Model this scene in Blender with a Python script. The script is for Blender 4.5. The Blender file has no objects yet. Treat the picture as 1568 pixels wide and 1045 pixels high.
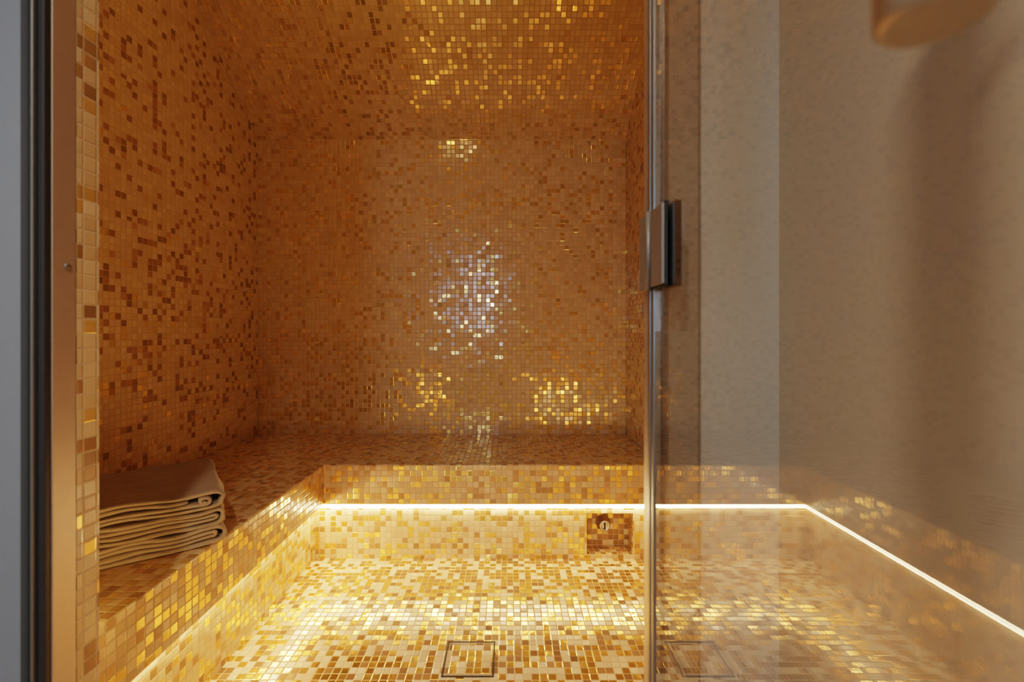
import bpy, bmesh, math, random
from mathutils import Vector, noise
random.seed(4)
S=bpy.context.scene
CAMZ=1.124
# ------------------------------------------------------------------ helpers
def link(o,parent=None):
    S.collection.objects.link(o)
    if parent: o.parent=parent
    return o
def empty(name):
    e=bpy.data.objects.new(name,None); e.empty_display_size=.05; return link(e)
def mesh_obj(name,polys,mat,parent=None,bevel=0,smooth=False,uvfun=None):
    bm=bmesh.new(); uvl=bm.loops.layers.uv.new('UVMap')
    for p in polys:
        vs=[bm.verts.new(v) for v in p]; bm.faces.new(vs)
    bmesh.ops.remove_doubles(bm,verts=bm.verts,dist=1e-5)
    bm.normal_update()
    for f in bm.faces:
        n=f.normal; ax=max(range(3),key=lambda i:abs(n[i]))
        for l in f.loops:
            c=l.vert.co
            if ax==0: uv=(c.y,c.z)
            elif ax==1: uv=(c.x,c.z)
            else:
                k=math.sqrt(1+(n.y/n.z)**2) if abs(n.z)>1e-6 else 1
                uv=(c.x,c.y*k)
            l[uvl].uv=uv
        f.smooth=smooth
    me=bpy.data.meshes.new(name); bm.to_mesh(me); bm.free()
    for m in (mat if isinstance(mat,list) else [mat]): me.materials.append(m)
    o=bpy.data.objects.new(name,me); link(o,parent)
    if bevel:
        b=o.modifiers.new('bev','BEVEL'); b.width=bevel; b.segments=3; b.limit_method='ANGLE'
    return o
def boxp(x0,x1,y0,y1,z0,z1):
    a=[(x0,y0,z0),(x1,y0,z0),(x1,y1,z0),(x0,y1,z0),(x0,y0,z1),(x1,y0,z1),(x1,y1,z1),(x0,y1,z1)]
    return [[a[i] for i in q] for q in ((0,3,2,1),(4,5,6,7),(0,1,5,4),(1,2,6,5),(2,3,7,6),(3,0,4,7))]
def box(name,x0,x1,y0,y1,z0,z1,mat,parent=None,bevel=0):
    return mesh_obj(name,boxp(x0,x1,y0,y1,z0,z1),mat,parent,bevel)
def prism(pts,z0,z1):
    n=len(pts)
    P=[[(x,y,z1) for x,y in pts],[(x,y,z0) for x,y in reversed(pts)]]
    for i in range(n):
        a=pts[i];b=pts[(i+1)%n]
        P.append([(a[0],a[1],z0),(b[0],b[1],z0),(b[0],b[1],z1),(a[0],a[1],z1)])
    return P
def lathe(name,prof,loc,axis,mat,parent=None,seg=40):
    bm=bmesh.new(); rings=[]
    for r,h in prof:
        ring=[]
        for i in range(seg):
            a=2*math.pi*i/seg; c,s=r*math.cos(a),r*math.sin(a)
            v={'Z':(c,s,h),'X':(h,c,s),'Y':(s,h,c)}[axis]
            ring.append(bm.verts.new(Vector(v)+Vector(loc)))
        rings.append(ring)
    for a,b in zip(rings,rings[1:]):
        for i in range(seg):
            bm.faces.new((a[i],a[(i+1)%seg],b[(i+1)%seg],b[i]))
    bm.faces.new(list(reversed(rings[0]))); bm.faces.new(rings[-1])
    bmesh.ops.recalc_face_normals(bm,faces=bm.faces)
    for f in bm.faces: f.smooth=len(f.verts)==4
    me=bpy.data.meshes.new(name); bm.to_mesh(me); bm.free(); me.materials.append(mat)
    return link(bpy.data.objects.new(name,me),parent)
# ------------------------------------------------------------------ materials
def newmat(name):
    m=bpy.data.materials.new(name); m.use_nodes=True; nt=m.node_tree
    return m,nt,nt.nodes['Principled BSDF'],nt.nodes['Material Output']
def simple(name,col,rough=.5,metal=0,nscale=0,namt=0.1,bump=0):
    m,nt,b,o=newmat(name)
    b.inputs['Roughness'].default_value=rough; b.inputs['Metallic'].default_value=metal
    b.inputs['Base Color'].default_value=(*col,1)
    if nscale:
        tc=nt.nodes.new('ShaderNodeTexCoord'); n=nt.nodes.new('ShaderNodeTexNoise')
        n.inputs['Scale'].default_value=nscale; n.inputs['Detail'].default_value=6
        nt.links.new(tc.outputs['Object'],n.inputs['Vector'])
        mx=nt.nodes.new('ShaderNodeMix'); mx.data_type='RGBA'
        mx.inputs[6].default_value=(*[c*(1-namt) for c in col],1); mx.inputs[7].default_value=(*[min(1,c*(1+namt)) for c in col],1)
        nt.links.new(n.outputs[0],mx.inputs[0]); nt.links.new(mx.outputs[2],b.inputs['Base Color'])
        if bump:
            bp=nt.nodes.new('ShaderNodeBump'); bp.inputs['Strength'].default_value=bump; bp.inputs['Distance'].default_value=.002
            nt.links.new(n.outputs[0],bp.inputs['Height']); nt.links.new(bp.outputs[0],b.inputs['Normal'])
    return m
PITCH=.0275
def mosaic(name,gold=.2,brown=.2,light=(.78,.60,.38),lightb=(.66,.47,.27),tilt=.07,gcol=(1,.70,.27),bcol=(.40,.24,.11),rough=.17,grout=(.66,.50,.34),zlo=None,pitch=PITCH,gmet=.8,rip_=.12,drift=-.35):
    m,nt,b,o=newmat(name); N=nt.nodes; L=nt.links
    def math_(op,a,bb=None,c=None):
        n=N.new('ShaderNodeMath'); n.operation=op
        for i,v in enumerate((a,bb,c)):
            if v is None: continue
            if isinstance(v,(int,float)): n.inputs[i].default_value=v
            else: L.new(v,n.inputs[i])
        return n.outputs[0]
    def vm(op,a,bb=None,s=None):
        n=N.new('ShaderNodeVectorMath'); n.operation=op
        for i,v in enumerate((a,bb)):
            if v is None: continue
            if isinstance(v,tuple): n.inputs[i].default_value=v
            else: L.new(v,n.inputs[i])
        if s is not None:
            if isinstance(s,(int,float)): n.inputs['Scale'].default_value=s
            else: L.new(s,n.inputs['Scale'])
        return n.outputs[0]
    def mix(f,a,bb):
        n=N.new('ShaderNodeMix'); n.data_type='RGBA'
        if isinstance(f,(int,float)): n.inputs[0].default_value=f
        else: L.new(f,n.inputs[0])
        for i,v in ((6,a),(7,bb)):
            if isinstance(v,tuple): n.inputs[i].default_value=(*v[:3],1)
            else: L.new(v,n.inputs[i])
        return n.outputs[2]
    uv=N.new('ShaderNodeUVMap').outputs[0]
    sc=vm('SCALE',uv,s=1/pitch); sc=vm('ADD',sc,(200.37,200.21,0))
    cell=vm('FLOOR',sc); fr=vm('SUBTRACT',vm('FRACTION',sc),(.5,.5,0)); fr=vm('ABSOLUTE',fr)
    sx=N.new('ShaderNodeSeparateXYZ'); L.new(fr,sx.inputs[0])
    d=math_('MAXIMUM',sx.outputs[0],sx.outputs[1])
    gm=math_('GREATER_THAN',d,.455)
    wn=N.new('ShaderNodeTexWhiteNoise'); wn.noise_dimensions='2D'; L.new(cell,wn.inputs['Vector'])
    wn2=N.new('ShaderNodeTexWhiteNoise'); wn2.noise_dimensions='2D'; L.new(vm('ADD',cell,(51.3,17.9,0)),wn2.inputs['Vector'])
    r1=wn.outputs['Value']; r2=wn2.outputs['Value']
    ns=N.new('ShaderNodeTexNoise'); ns.inputs['Scale'].default_value=.035; ns.inputs['Detail'].default_value=1
    L.new(cell,ns.inputs['Vector'])
    r1=math_('ADD',r1,math_('MULTIPLY',math_('SUBTRACT',ns.outputs[0],.5),drift))
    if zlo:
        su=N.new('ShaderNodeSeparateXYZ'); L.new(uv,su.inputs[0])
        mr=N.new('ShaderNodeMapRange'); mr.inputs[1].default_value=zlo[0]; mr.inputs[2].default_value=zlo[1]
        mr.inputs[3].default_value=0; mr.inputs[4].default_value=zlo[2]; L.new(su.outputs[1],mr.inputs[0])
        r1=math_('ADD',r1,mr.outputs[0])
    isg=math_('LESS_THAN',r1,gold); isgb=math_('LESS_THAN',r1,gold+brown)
    lt=mix(r2,light,lightb)
    br=mix(r2,bcol,tuple(c*1.6 for c in bcol))
    go=mix(r2,gcol,tuple(c*.75 for c in gcol))
    col=mix(isgb,lt,br); col=mix(isg,col,go); col=mix(gm,col,grout)
    L.new(col,b.inputs['Base Color'])
    ng=math_('SUBTRACT',1.0,gm)
    L.new(math_('MULTIPLY',math_('MULTIPLY',isg,ng),gmet),b.inputs['Metallic'])
    ro=math_('ADD',rough,math_('MULTIPLY',r2,.12)); ro=math_('ADD',ro,math_('MULTIPLY',gm,.6)); L.new(ro,b.inputs['Roughness'])
    L.new(math_('MULTIPLY',ng,.6),b.inputs['Specular IOR Level'])
    rv=vm('SUBTRACT',wn2.outputs['Color'],(.5,.5,.5))
    rv=vm('SCALE',rv,s=math_('MULTIPLY',ng,tilt))
    n3=N.new('ShaderNodeTexNoise'); n3.inputs['Scale'].default_value=2.2; n3.inputs['Detail'].default_value=2; L.new(sc,n3.inputs['Vector'])
    rip=vm('SCALE',vm('SUBTRACT',n3.outputs['Color'],(.5,.5,.5)),s=math_('MULTIPLY',isg,rip_))
    geo=N.new('ShaderNodeNewGeometry')
    nn=vm('NORMALIZE',vm('ADD',vm('ADD',geo.outputs['Normal'],rv),rip))
    bp=N.new('ShaderNodeBump'); bp.inputs['Strength'].default_value=.5; bp.inputs['Distance'].default_value=.002
    mr2=N.new('ShaderNodeMapRange'); mr2.inputs[1].default_value=.40; mr2.inputs[2].default_value=.47; mr2.inputs[3].default_value=1; mr2.inputs[4].default_value=0
    L.new(d,mr2.inputs[0]); L.new(mr2.outputs[0],bp.inputs['Height']); L.new(nn,bp.inputs['Normal'])
    L.new(bp.outputs[0],b.inputs['Normal'])
    return m
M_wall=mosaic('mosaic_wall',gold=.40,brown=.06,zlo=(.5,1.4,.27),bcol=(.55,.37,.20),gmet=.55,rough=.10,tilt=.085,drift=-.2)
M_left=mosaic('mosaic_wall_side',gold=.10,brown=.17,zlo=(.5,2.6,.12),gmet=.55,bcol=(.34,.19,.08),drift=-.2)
M_ceil=mosaic('mosaic_ceiling',gold=.24,brown=.02,bcol=(.5,.32,.16),gmet=.72,tilt=.05,rough=.04,rip_=.05,gcol=(1,.78,.42),drift=-.15)
M_bench=mosaic('mosaic_bench',gold=.20,brown=.26,gmet=.6,drift=-.2)
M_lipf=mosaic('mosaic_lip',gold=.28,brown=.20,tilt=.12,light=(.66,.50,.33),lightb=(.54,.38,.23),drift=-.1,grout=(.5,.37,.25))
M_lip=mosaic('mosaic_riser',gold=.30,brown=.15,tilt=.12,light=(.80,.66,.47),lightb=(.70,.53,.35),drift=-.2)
M_floor=mosaic('mosaic_floor',gold=.42,brown=.21,tilt=.075,light=(.84,.72,.56),lightb=(.70,.54,.38),rough=.09,gcol=(1,.70,.28),bcol=(.27,.15,.07),gmet=.9,drift=-.15)
M_nich=mosaic('mosaic_niche',gold=.2,brown=.6,bcol=(.3,.17,.07))
M_plast=simple('plaster_greige',(.60,.53,.44),.9,0,1.5,.01,0)
M_plastg=simple('plaster_grey',(.64,.64,.61),.9,0,1.5,.01,0)
M_bluegrey=simple('painted_steel_grey',(.30,.33,.38),.5,.2,3,.04)
M_stone=simple('stone_floor',(.26,.21,.16),.5,0,6,.15,.1)
M_alu=simple('brushed_aluminium',(.56,.47,.40),.42,.6,60,.05)
M_aludk=simple('anodised_grey',(.30,.29,.28),.35,.7)
M_chrome=simple('satin_steel',(.62,.60,.57),.3,.9)
M_hinge=simple('satin_hinge_metal',(.33,.30,.27),.5,.5)
M_blk=simple('rubber_seal',(.045,.045,.05),.45)
M_dark=simple('dark_metal',(.05,.045,.04),.35,.8)
M_brass=simple('brushed_bronze',(.50,.41,.32),.5,.5,40,.06)
M_led,nt,b,o=newmat('led_diffuser'); b.inputs['Base Color'].default_value=(1,.9,.7,1)
b.inputs['Emission Color'].default_value=(1,.72,.38,1); b.inputs['Emission Strength'].default_value=37
M_led_added,nt,b,o=newmat('added_led_diffuser'); b.inputs['Base Color'].default_value=(1,.9,.7,1)
b.inputs['Emission Color'].default_value=(1,.68,.30,1); b.inputs['Emission Strength'].default_value=28  # glow for the two strips added on the front wall
M_fill_lens,nt,b,o=newmat('corridor_fill_lens'); b.inputs['Emission Color'].default_value=(1,.75,.45,1); b.inputs['Emission Strength'].default_value=10  # glowing disc of the added corridor fill lights
M_glass,nt,b,o=newmat('clear_glass'); N=nt.nodes;L=nt.links; N.remove(b)
geo=N.new('ShaderNodeNewGeometry'); dt=N.new('ShaderNodeVectorMath'); dt.operation='DOT_PRODUCT'
L.new(geo.outputs['Incoming'],dt.inputs[0]); L.new(geo.outputs['Normal'],dt.inputs[1])
def mm(op,a,bb=None):
    n=N.new('ShaderNodeMath'); n.operation=op
    for i,v in enumerate((a,bb)):
        if v is None: continue
        if isinstance(v,(int,float)): n.inputs[i].default_value=v
        else: L.new(v,n.inputs[i])
    return n.outputs[0]
c=mm('ABSOLUTE',dt.outputs['Value']); f=mm('POWER',mm('SUBTRACT',1.0,c),4.0); f=mm('ADD',mm('MULTIPLY',f,.85),.06)
tr=N.new('ShaderNodeBsdfTransparent'); tr.inputs[0].default_value=(.95,.95,.94,1)
gl=N.new('ShaderNodeBsdfGlossy'); gl.inputs['Roughness'].default_value=.008; gl.inputs[0].default_value=(1,1,1,1)
ms=N.new('ShaderNodeMixShader'); L.new(f,ms.inputs[0]); L.new(tr.outputs[0],ms.inputs[1]); L.new(gl.outputs[0],ms.inputs[2]); L.new(ms.outputs[0],o.inputs[0])
M_tow,nt,b,o=newmat('linen_towel'); N=nt.nodes;L=nt.links
b.inputs['Base Color'].default_value=(.38,.30,.22,1); b.inputs['Roughness'].default_value=.9
b.inputs['Sheen Weight'].default_value=.2
tc=N.new('ShaderNodeTexCoord'); nz=N.new('ShaderNodeTexNoise'); nz.inputs['Scale'].default_value=25; nz.inputs['Detail'].default_value=8
wv=N.new('ShaderNodeTexWave'); wv.inputs['Scale'].default_value=120; wv.inputs['Distortion'].default_value=2
L.new(tc.outputs['Object'],nz.inputs[0]); L.new(tc.outputs['Object'],wv.inputs[0])
b1=N.new('ShaderNodeBump'); b1.inputs['Strength'].default_value=.8; b1.inputs['Distance'].default_value=.01; L.new(nz.outputs[0],b1.inputs['Height'])
b2=N.new('ShaderNodeBump'); b2.inputs['Strength'].default_value=.25; b2.inputs['Distance'].default_value=.001; L.new(wv.outputs[1],b2.inputs['Height']); L.new(b1.outputs[0],b2.inputs['Normal'])
L.new(b2.outputs[0],b.inputs['Normal'])
# ------------------------------------------------------------------ steam room shell
XL,XR,YB=-1.58,.73,2.87
YF=.875
OX0,OX1=-.785,.258
ZH=2.2
CZ0=CAMZ+1.215; CY=2.12; CZ1=CZ0+.80*(YB-CY)
T=.1
box('floor',XL-T,XR+T,YF-.06,YB+T,-.08,0,M_floor)
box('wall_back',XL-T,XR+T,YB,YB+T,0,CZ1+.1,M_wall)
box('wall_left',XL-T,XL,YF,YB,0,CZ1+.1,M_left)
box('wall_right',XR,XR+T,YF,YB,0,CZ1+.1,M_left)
mesh_obj('ceiling',[[(XL,YB,CZ0),(XL,CY,CZ1),(XR,CY,CZ1),(XR,YB,CZ0)],[(XL,CY,CZ1),(XL,YF,CZ1),(XR,YF,CZ1),(XR,CY,CZ1)],
   [(XL,YB,CZ0+.08),(XR,YB,CZ0+.08),(XR,CY,CZ1+.08),(XL,CY,CZ1+.08)],[(XL,CY,CZ1+.08),(XR,CY,CZ1+.08),(XR,YF,CZ1+.08),(XL,YF,CZ1+.08)]],M_ceil)
inner=boxp(XL,OX0,.83,YF,0,ZH)+boxp(OX1+.02,XR,.83,YF,0,ZH)+boxp(XL,XR,.83,YF,ZH,CZ1+.1)
mesh_obj('wall_front',inner,M_left)
gl_=empty('added_fill_globe')  # unseen globe, added as warm fill for walls and bench
lathe('base',[(.07,0),(.07,-.018),(.05,-.025)],(-.45,1.62,CZ1),'Z',M_chrome,gl_)
M_gl,nt,b,o=newmat('fill_opal_glass'); b.inputs['Emission Color'].default_value=(1,.66,.28,1); b.inputs['Emission Strength'].default_value=18  # emission of the added fill globe
lathe('fill_opal_shade',[(.045,-.026),(.07,-.045),(.078,-.075),(.066,-.105),(.04,-.122),(.01,-.128)],(-.45,1.62,CZ1),'Z',M_gl,gl_)
# ------------------------------------------------------------------ bench
LX,LY,BZ,LZ=-.89,2.20,.488,.298
RX,RY=-.965,2.275
bench=empty('mosaic_bench')
outl=[(XL,YF),(LX,YF),(LX,LY),(XR,LY),(XR,YB),(XL,YB)]
P=prism(outl,LZ,BZ)
seat=mesh_obj('seat_slab',P,[M_bench,M_lipf],bench)
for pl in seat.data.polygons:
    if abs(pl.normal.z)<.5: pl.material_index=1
bv=seat.modifiers.new('b','BEVEL'); bv.width=.007; bv.segments=3
nx0,nx1,nz0,nz1,ny=.385,.615,.02,.225,RY+.10
Q=[[(RX,YF,0),(RX,RY,0),(RX,RY,LZ),(RX,YF,LZ)],
   [(RX,RY,0),(nx0,RY,0),(nx0,RY,LZ),(RX,RY,LZ)],
   [(nx1,RY,0),(XR,RY,0),(XR,RY,LZ),(nx1,RY,LZ)],
   [(nx0,RY,0),(nx1,RY,0),(nx1,RY,nz0),(nx0,RY,nz0)],
   [(nx0,RY,nz1),(nx1,RY,nz1),(nx1,RY,LZ),(nx0,RY,LZ)]]
mesh_obj('riser',Q,M_lip,bench)
Q=[[(nx0,RY,nz0),(nx0,ny,nz0),(nx0,ny,nz1),(nx0,RY,nz1)],[(nx1,RY,nz0),(nx1,RY,nz1),(nx1,ny,nz1),(nx1,ny,nz0)],
   [(nx0,RY,nz0),(nx1,RY,nz0),(nx1,ny,nz0),(nx0,ny,nz0)],[(nx0,RY,nz1),(nx0,ny,nz1),(nx1,ny,nz1),(nx1,RY,nz1)],
   [(nx0,ny,nz0),(nx1,ny,nz0),(nx1,ny,nz1),(nx0,ny,nz1)]]
mesh_obj('niche',Q,M_nich,bench)
nzl=empty('steam_nozzle')
lathe('flange',[(.036,0),(.038,-.004),(.036,-.009),(.028,-.012),(.028,-.050),(.024,-.054),(.017,-.054),(.015,-.048)],(.485,ny-.001,.142),'Y',M_chrome,nzl)
box('slot',.482,.488,ny-.060,ny-.046,.126,.158,M_dark,nzl)
led=empty('led_light_strip')
z0,z1=.256,.276
box('led_side',RX+.001,RX+.012,YF+.01,RY-.012,z0,z1,M_led,led)
box('led_back',RX+.012,XR-.01,RY-.012,RY-.001,z0,z1,M_led,led)
box('profile_side',RX+.001,RX+.016,YF+.01,RY-.014,z1,z1+.005,M_alu,led)
box('profile_back',RX+.012,XR-.01,RY-.016,RY-.001,z1,z1+.005,M_alu,led)
box('added_led_right',OX1+.03,XR-.01,YF+.001,YF+.012,.34,.39,M_led_added,led)  # added out of view to make low highlights on the back wall
box('added_led_left',-1.06,OX0-.03,YF+.001,YF+.012,.50,.53,M_led_added,led)  # second added strip, for the highlights on the left of the back wall
dx,dy,h=-.137,1.577,.086
dr=empty('floor_drain')
mesh_obj('grate_ring',boxp(dx-h,dx+h,dy-h,dy-h+.005,0,.0015)+boxp(dx-h,dx+h,dy+h-.005,dy+h,0,.0015)+boxp(dx-h,dx-h+.005,dy-h+.005,dy+h-.005,0,.0015)+boxp(dx+h-.005,dx+h,dy-h+.005,dy+h-.005,0,.0015),M_dark,dr)
h2=h-.009
mesh_obj('tray_edge',boxp(dx-h2,dx+h2,dy-h2,dy-h2+.002,0,.002)+boxp(dx-h2,dx+h2,dy+h2-.002,dy+h2,0,.002)+boxp(dx-h2,dx-h2+.002,dy-h2+.002,dy+h2-.002,0,.002)+boxp(dx+h2-.002,dx+h2,dy-h2+.002,dy+h2-.002,0,.002),M_alu,dr)
# ------------------------------------------------------------------ towels
def towel(name,zbase,off,u0,parent,seed,curl=0):
    bm=bmesh.new()
    W,D=.42,.46
    O=Vector((-.862+u0,1.385,zbase)); a=Vector((-.80,-.60,0)); bdir=Vector((-.60,.80,0))
    t=.0112; g=.0134
    def strip(pts,sd,voff,amp=1):
        loop=[]; nor=[]
        for i,p in enumerate(pts):
            q0=pts[max(0,i-1)];q1=pts[min(len(pts)-1,i+1)]
            dx_,dz_=q1[0]-q0[0],q1[1]-q0[1]; l=math.hypot(dx_,dz_) or 1
            nor.append((-dz_/l,dx_/l))
        tt=t/2
        outer=[(p[0]+n_[0]*tt,p[1]+n_[1]*tt) for p,n_ in zip(pts,nor)]
        inner=[(p[0]-n_[0]*tt,p[1]-n_[1]*tt) for p,n_ in zip(pts,nor)]
        sec=outer+inner[::-1]
        NV=34; rings=[]
        for k in range(NV+1):
            v=k/NV*D; ring=[]
            for j,(u,z) in enumerate(sec):
                nn=noise.noise(Vector((u*8+seed,v*6,z*4+zbase*9)))
                n2=noise.noise(Vector((u*30+sd*2,v*22,z*90)))
                lim=min(1,max(0,(zbase+z-.492)/.03))
                zz=z+(nn*.012+n2*.0022)*lim*amp
                zz-=.02*lim*max(0,(v/D-.75))*((zbase+z-.488)/.1)
                uu=u+noise.noise(Vector((v*8,z*60,sd)))*.009
                vv=v+voff+noise.noise(Vector((u*10,z*90+sd,3)))*.012
                w=O+a*uu+bdir*vv+Vector((0,0,zz)); ring.append(bm.verts.new(w))
            rings.append(ring)
        m=len(sec)
        for A,B in zip(rings,rings[1:]):
            for j in range(m):
                bm.faces.new((A[j],A[(j+1)%m],B[(j+1)%m],B[j]))
        h=m//2
        for R in(rings[0],rings[-1]):
            for j in range(h-1):
                bm.faces.new((R[j],R[j+1],R[m-2-j],R[m-1-j]))
    def ushape(zc,r,uend):
        pts=[]; n=22
        for i in range(n): pts.append((W-(W-uend-r)*i/(n-1),zc-r))
        for i in range(1,12):
            an=-math.pi/2-math.pi*i/12
            pts.append((uend+r+r*math.cos(an)*1.15,zc+r*math.sin(an)))
        for i in range(n): pts.append((uend+r+(W-uend-r)*i/(n-1),zc+r))
        return pts
    zc=2*g
    strip(ushape(zc,1.5*g,off),seed,0)
    if curl:
        pts=[]; n=20
        for i in range(n): pts.append((W-(W-off-.07)*i/(n-1),zc-.5*g))
        cx,cz=off+.05,zc
        for i in range(0,22):
            an=-math.pi/2-2*math.pi*i/21*1.15
            rr=.95*g*(1-.55*i/21)-.002
            pts.append((cx+rr*1.5*math.cos(an),cz+rr*math.sin(an)))
        strip(pts,seed+5,-.003,.5)
        pts=[(W-(W-off-.085)*i/(n-1),zc+.5*g) for i in range(n)]
        strip(pts,seed+5,.004)
    else:
        strip(ushape(zc,.5*g,off+.018),seed+5,.004)
    bmesh.ops.recalc_face_normals(bm,faces=bm.faces)
    for f in bm.faces: f.smooth=True
    me=bpy.data.meshes.new(name); bm.to_mesh(me); bm.free(); me.materials.append(M_tow)
    o=link(bpy.data.objects.new(name,me),parent)
    s=o.modifiers.new('s','SUBSURF'); s.levels=1; s.render_levels=1
st=empty('folded_towel_stack')
towel('towel_bottom',BZ+.001,.004,.0,st,1.3)
towel('towel_middle',BZ+.0556,.0,-.006,st,1.9)
towel('towel_top',BZ+.110,.006,.0,st,2.5,curl=1)
# ------------------------------------------------------------------ door frame and outer room
fr=empty('door_frame')
box('jamb_left',OX0-.029,OX0-.0,.785,.829,0,ZH,M_alu,fr,.002)
box('seal_left',OX0-.013,OX0-.001,.772,.784,0,ZH,M_blk,fr,.003)
box('rail_left',OX0-.0195,OX0-.014,.766,.784,0,ZH,M_aludk,fr,.002)
box('seal_left_outer',OX0-.029,OX0-.020,.772,.784,0,ZH,M_blk,fr,.003)
lathe('screw',[(.006,0),(.006,.0015),(.003,.003)],(OX0,.812,CAMZ+.118),'X',M_aludk,fr,20)
box('jamb_right',OX1-.001,OX1+.019,.835,.875,0,ZH,M_alu,fr,.002)
box('seal_right',OX1-.006,OX1+.008,.822,.834,0,ZH,M_aludk,fr,.002)
box('post_right',OX1+.020,OX1+.072,.795,.829,0,ZH,simple('grey_post',(.38,.34,.29),.6,.1),fr,.002)
box('head',OX0-.029,OX1+.072,.785,.829,ZH+.001,ZH+.05,M_alu,fr,.002)
KX0,KX1,KY,KZ=-2.4,.466,-2.6,2.6
box('wall_corridor_front',KX0,OX0-.030,.762,.828,0,KZ,M_bluegrey)
box('wall_corridor_front_right',OX1+.074,KX1,.79,.828,0,KZ,M_plastg)
box('wall_corridor_header',OX0-.029,OX1+.072,.785,.828,ZH+.052,KZ,M_plastg)
box('wall_corridor_right',KX1,KX1+.1,KY,.828,0,KZ,M_plast)
box('wall_corridor_left',KX0-.1,KX0,KY,.828,0,KZ,M_plast)
wx0,wx1,wz0,wz1=-.92,-.42,1.1,2.3
mesh_obj('wall_corridor_rear',boxp(KX0,wx0,KY-.1,KY,0,KZ)+boxp(wx1,KX1,KY-.1,KY,0,KZ)+boxp(wx0,wx1,KY-.1,KY,0,wz0)+boxp(wx0,wx1,KY-.1,KY,wz1,KZ),M_plast)
box('floor_corridor',KX0,KX1,KY,YF-.061,-.08,0,M_stone)
box('ceiling_corridor',KX0,KX1,KY,.828,KZ,KZ+.1,M_plast)
w=empty('window_1')
M_white=simple('window_paint',(.7,.7,.7),.4)
mesh_obj('frame',boxp(wx0,wx0+.04,KY-.06,KY-.02,wz0,wz1)+boxp(wx1-.04,wx1,KY-.06,KY-.02,wz0,wz1)+boxp(wx0+.04,wx1-.04,KY-.06,KY-.02,wz0,wz0+.04)+boxp(wx0+.04,wx1-.04,KY-.06,KY-.02,wz1-.04,wz1)+boxp(wx0+.04,wx1-.04,KY-.06,KY-.02,1.63,1.66),M_white,w)
ld=bpy.data.lights.new('window_daylight','AREA'); ld.shape='RECTANGLE'; ld.size=wx1-wx0; ld.size_y=wz1-wz0; ld.energy=22; ld.color=(.54,.75,1)
lo=link(bpy.data.objects.new('window_daylight',ld)); lo.location=((wx0+wx1)/2,KY-.08,(wz0+wz1)/2)
lo.rotation_euler=Vector((0,-1,0)).to_track_quat('Z','Y').to_euler()
for i,(x,y) in enumerate(((-.35,-.35),(-1.5,-.9))):  # unseen fittings added to brighten the corridor plaster
    d=empty('added_corridor_fill' if i==0 else 'added_corridor_fill.001')
    lathe('trim_ring',[(.05,0),(.05,-.006),(.04,-.008)],(x,y,KZ),'Z',M_white,d)
    lathe('lens',[(.036,-.008),(.034,-.010)],(x,y,KZ),'Z',M_fill_lens,d)
    l=bpy.data.lights.new('corridor_fill_beam','SPOT'); l.energy=112 if i==0 else 60; l.color=(1,.89,.76); l.spot_size=math.radians(150); l.spot_blend=1; l.shadow_soft_size=.05
    q=link(bpy.data.objects.new('corridor_fill_beam',l),d); q.location=(x,y,KZ-.02)
# ------------------------------------------------------------------ glass door
dg=empty('door_1')
GX=OX1-.001
box('glass_pane',GX,GX+.008,.10,.806,.012,ZH-.02,M_glass,dg)
box('edge_profile',GX-.003,GX+.011,.807,.821,.012,ZH-.02,M_aludk,dg,.002)
hz0,hz1=CAMZ+.076,CAMZ+.215
box('hinge_wall_plate',OX1-.012,OX1-.0065,.823,.866,hz0,hz1,M_hinge,dg,.002)
box('hinge_clamp_inner',GX-.006,GX-.001,.735,.800,hz0,hz1,M_dark,dg,.002)
box('hinge_clamp_face',GX-.011,GX-.006,.738,.797,hz0+.004,hz1-.004,M_hinge,dg,.001)
box('hinge_clamp_outer',GX+.009,GX+.020,.735,.794,hz0,hz1,M_dark,dg,.002)
lathe('hinge_barrel',[(.005,0),(.005,hz1-hz0)],(GX-.009,.814,hz0),'Z',M_hinge,dg)
hx,hy,hb=.214,.230,CAMZ+.156
lathe('pull_bar',[(.021,0),(.025,.004),(.025,.50),(.021,.504)],(hx,hy,hb),'Z',M_brass,dg,48)
for z in (hb+.09,hb+.41):
    lathe('standoff',[(.008,0),(.008,GX-hx-.024)],(hx+.023,hy,z),'X',M_brass,dg,24)
# ------------------------------------------------------------------ world, camera
wd=bpy.data.worlds.new('world'); S.world=wd; wd.use_nodes=True
wd.node_tree.nodes['Background'].inputs[0].default_value=(.6,.75,1,1); wd.node_tree.nodes['Background'].inputs[1].default_value=.3
cd=bpy.data.cameras.new('camera'); cam=link(bpy.data.objects.new('camera',cd)); S.camera=cam
cam.location=(0,0,CAMZ); cam.rotation_euler=(math.radians(90),0,0)
cd.sensor_width=36; cd.lens=700/1568*36; cd.shift_x=.0026; cd.shift_y=-.008; cd.clip_start=.01
cd.dof.use_dof=True; cd.dof.focus_distance=2.3; cd.dof.aperture_fstop=2.8
S.view_settings.view_transform='Filmic'; S.view_settings.look='High Contrast'; S.view_settings.exposure=0
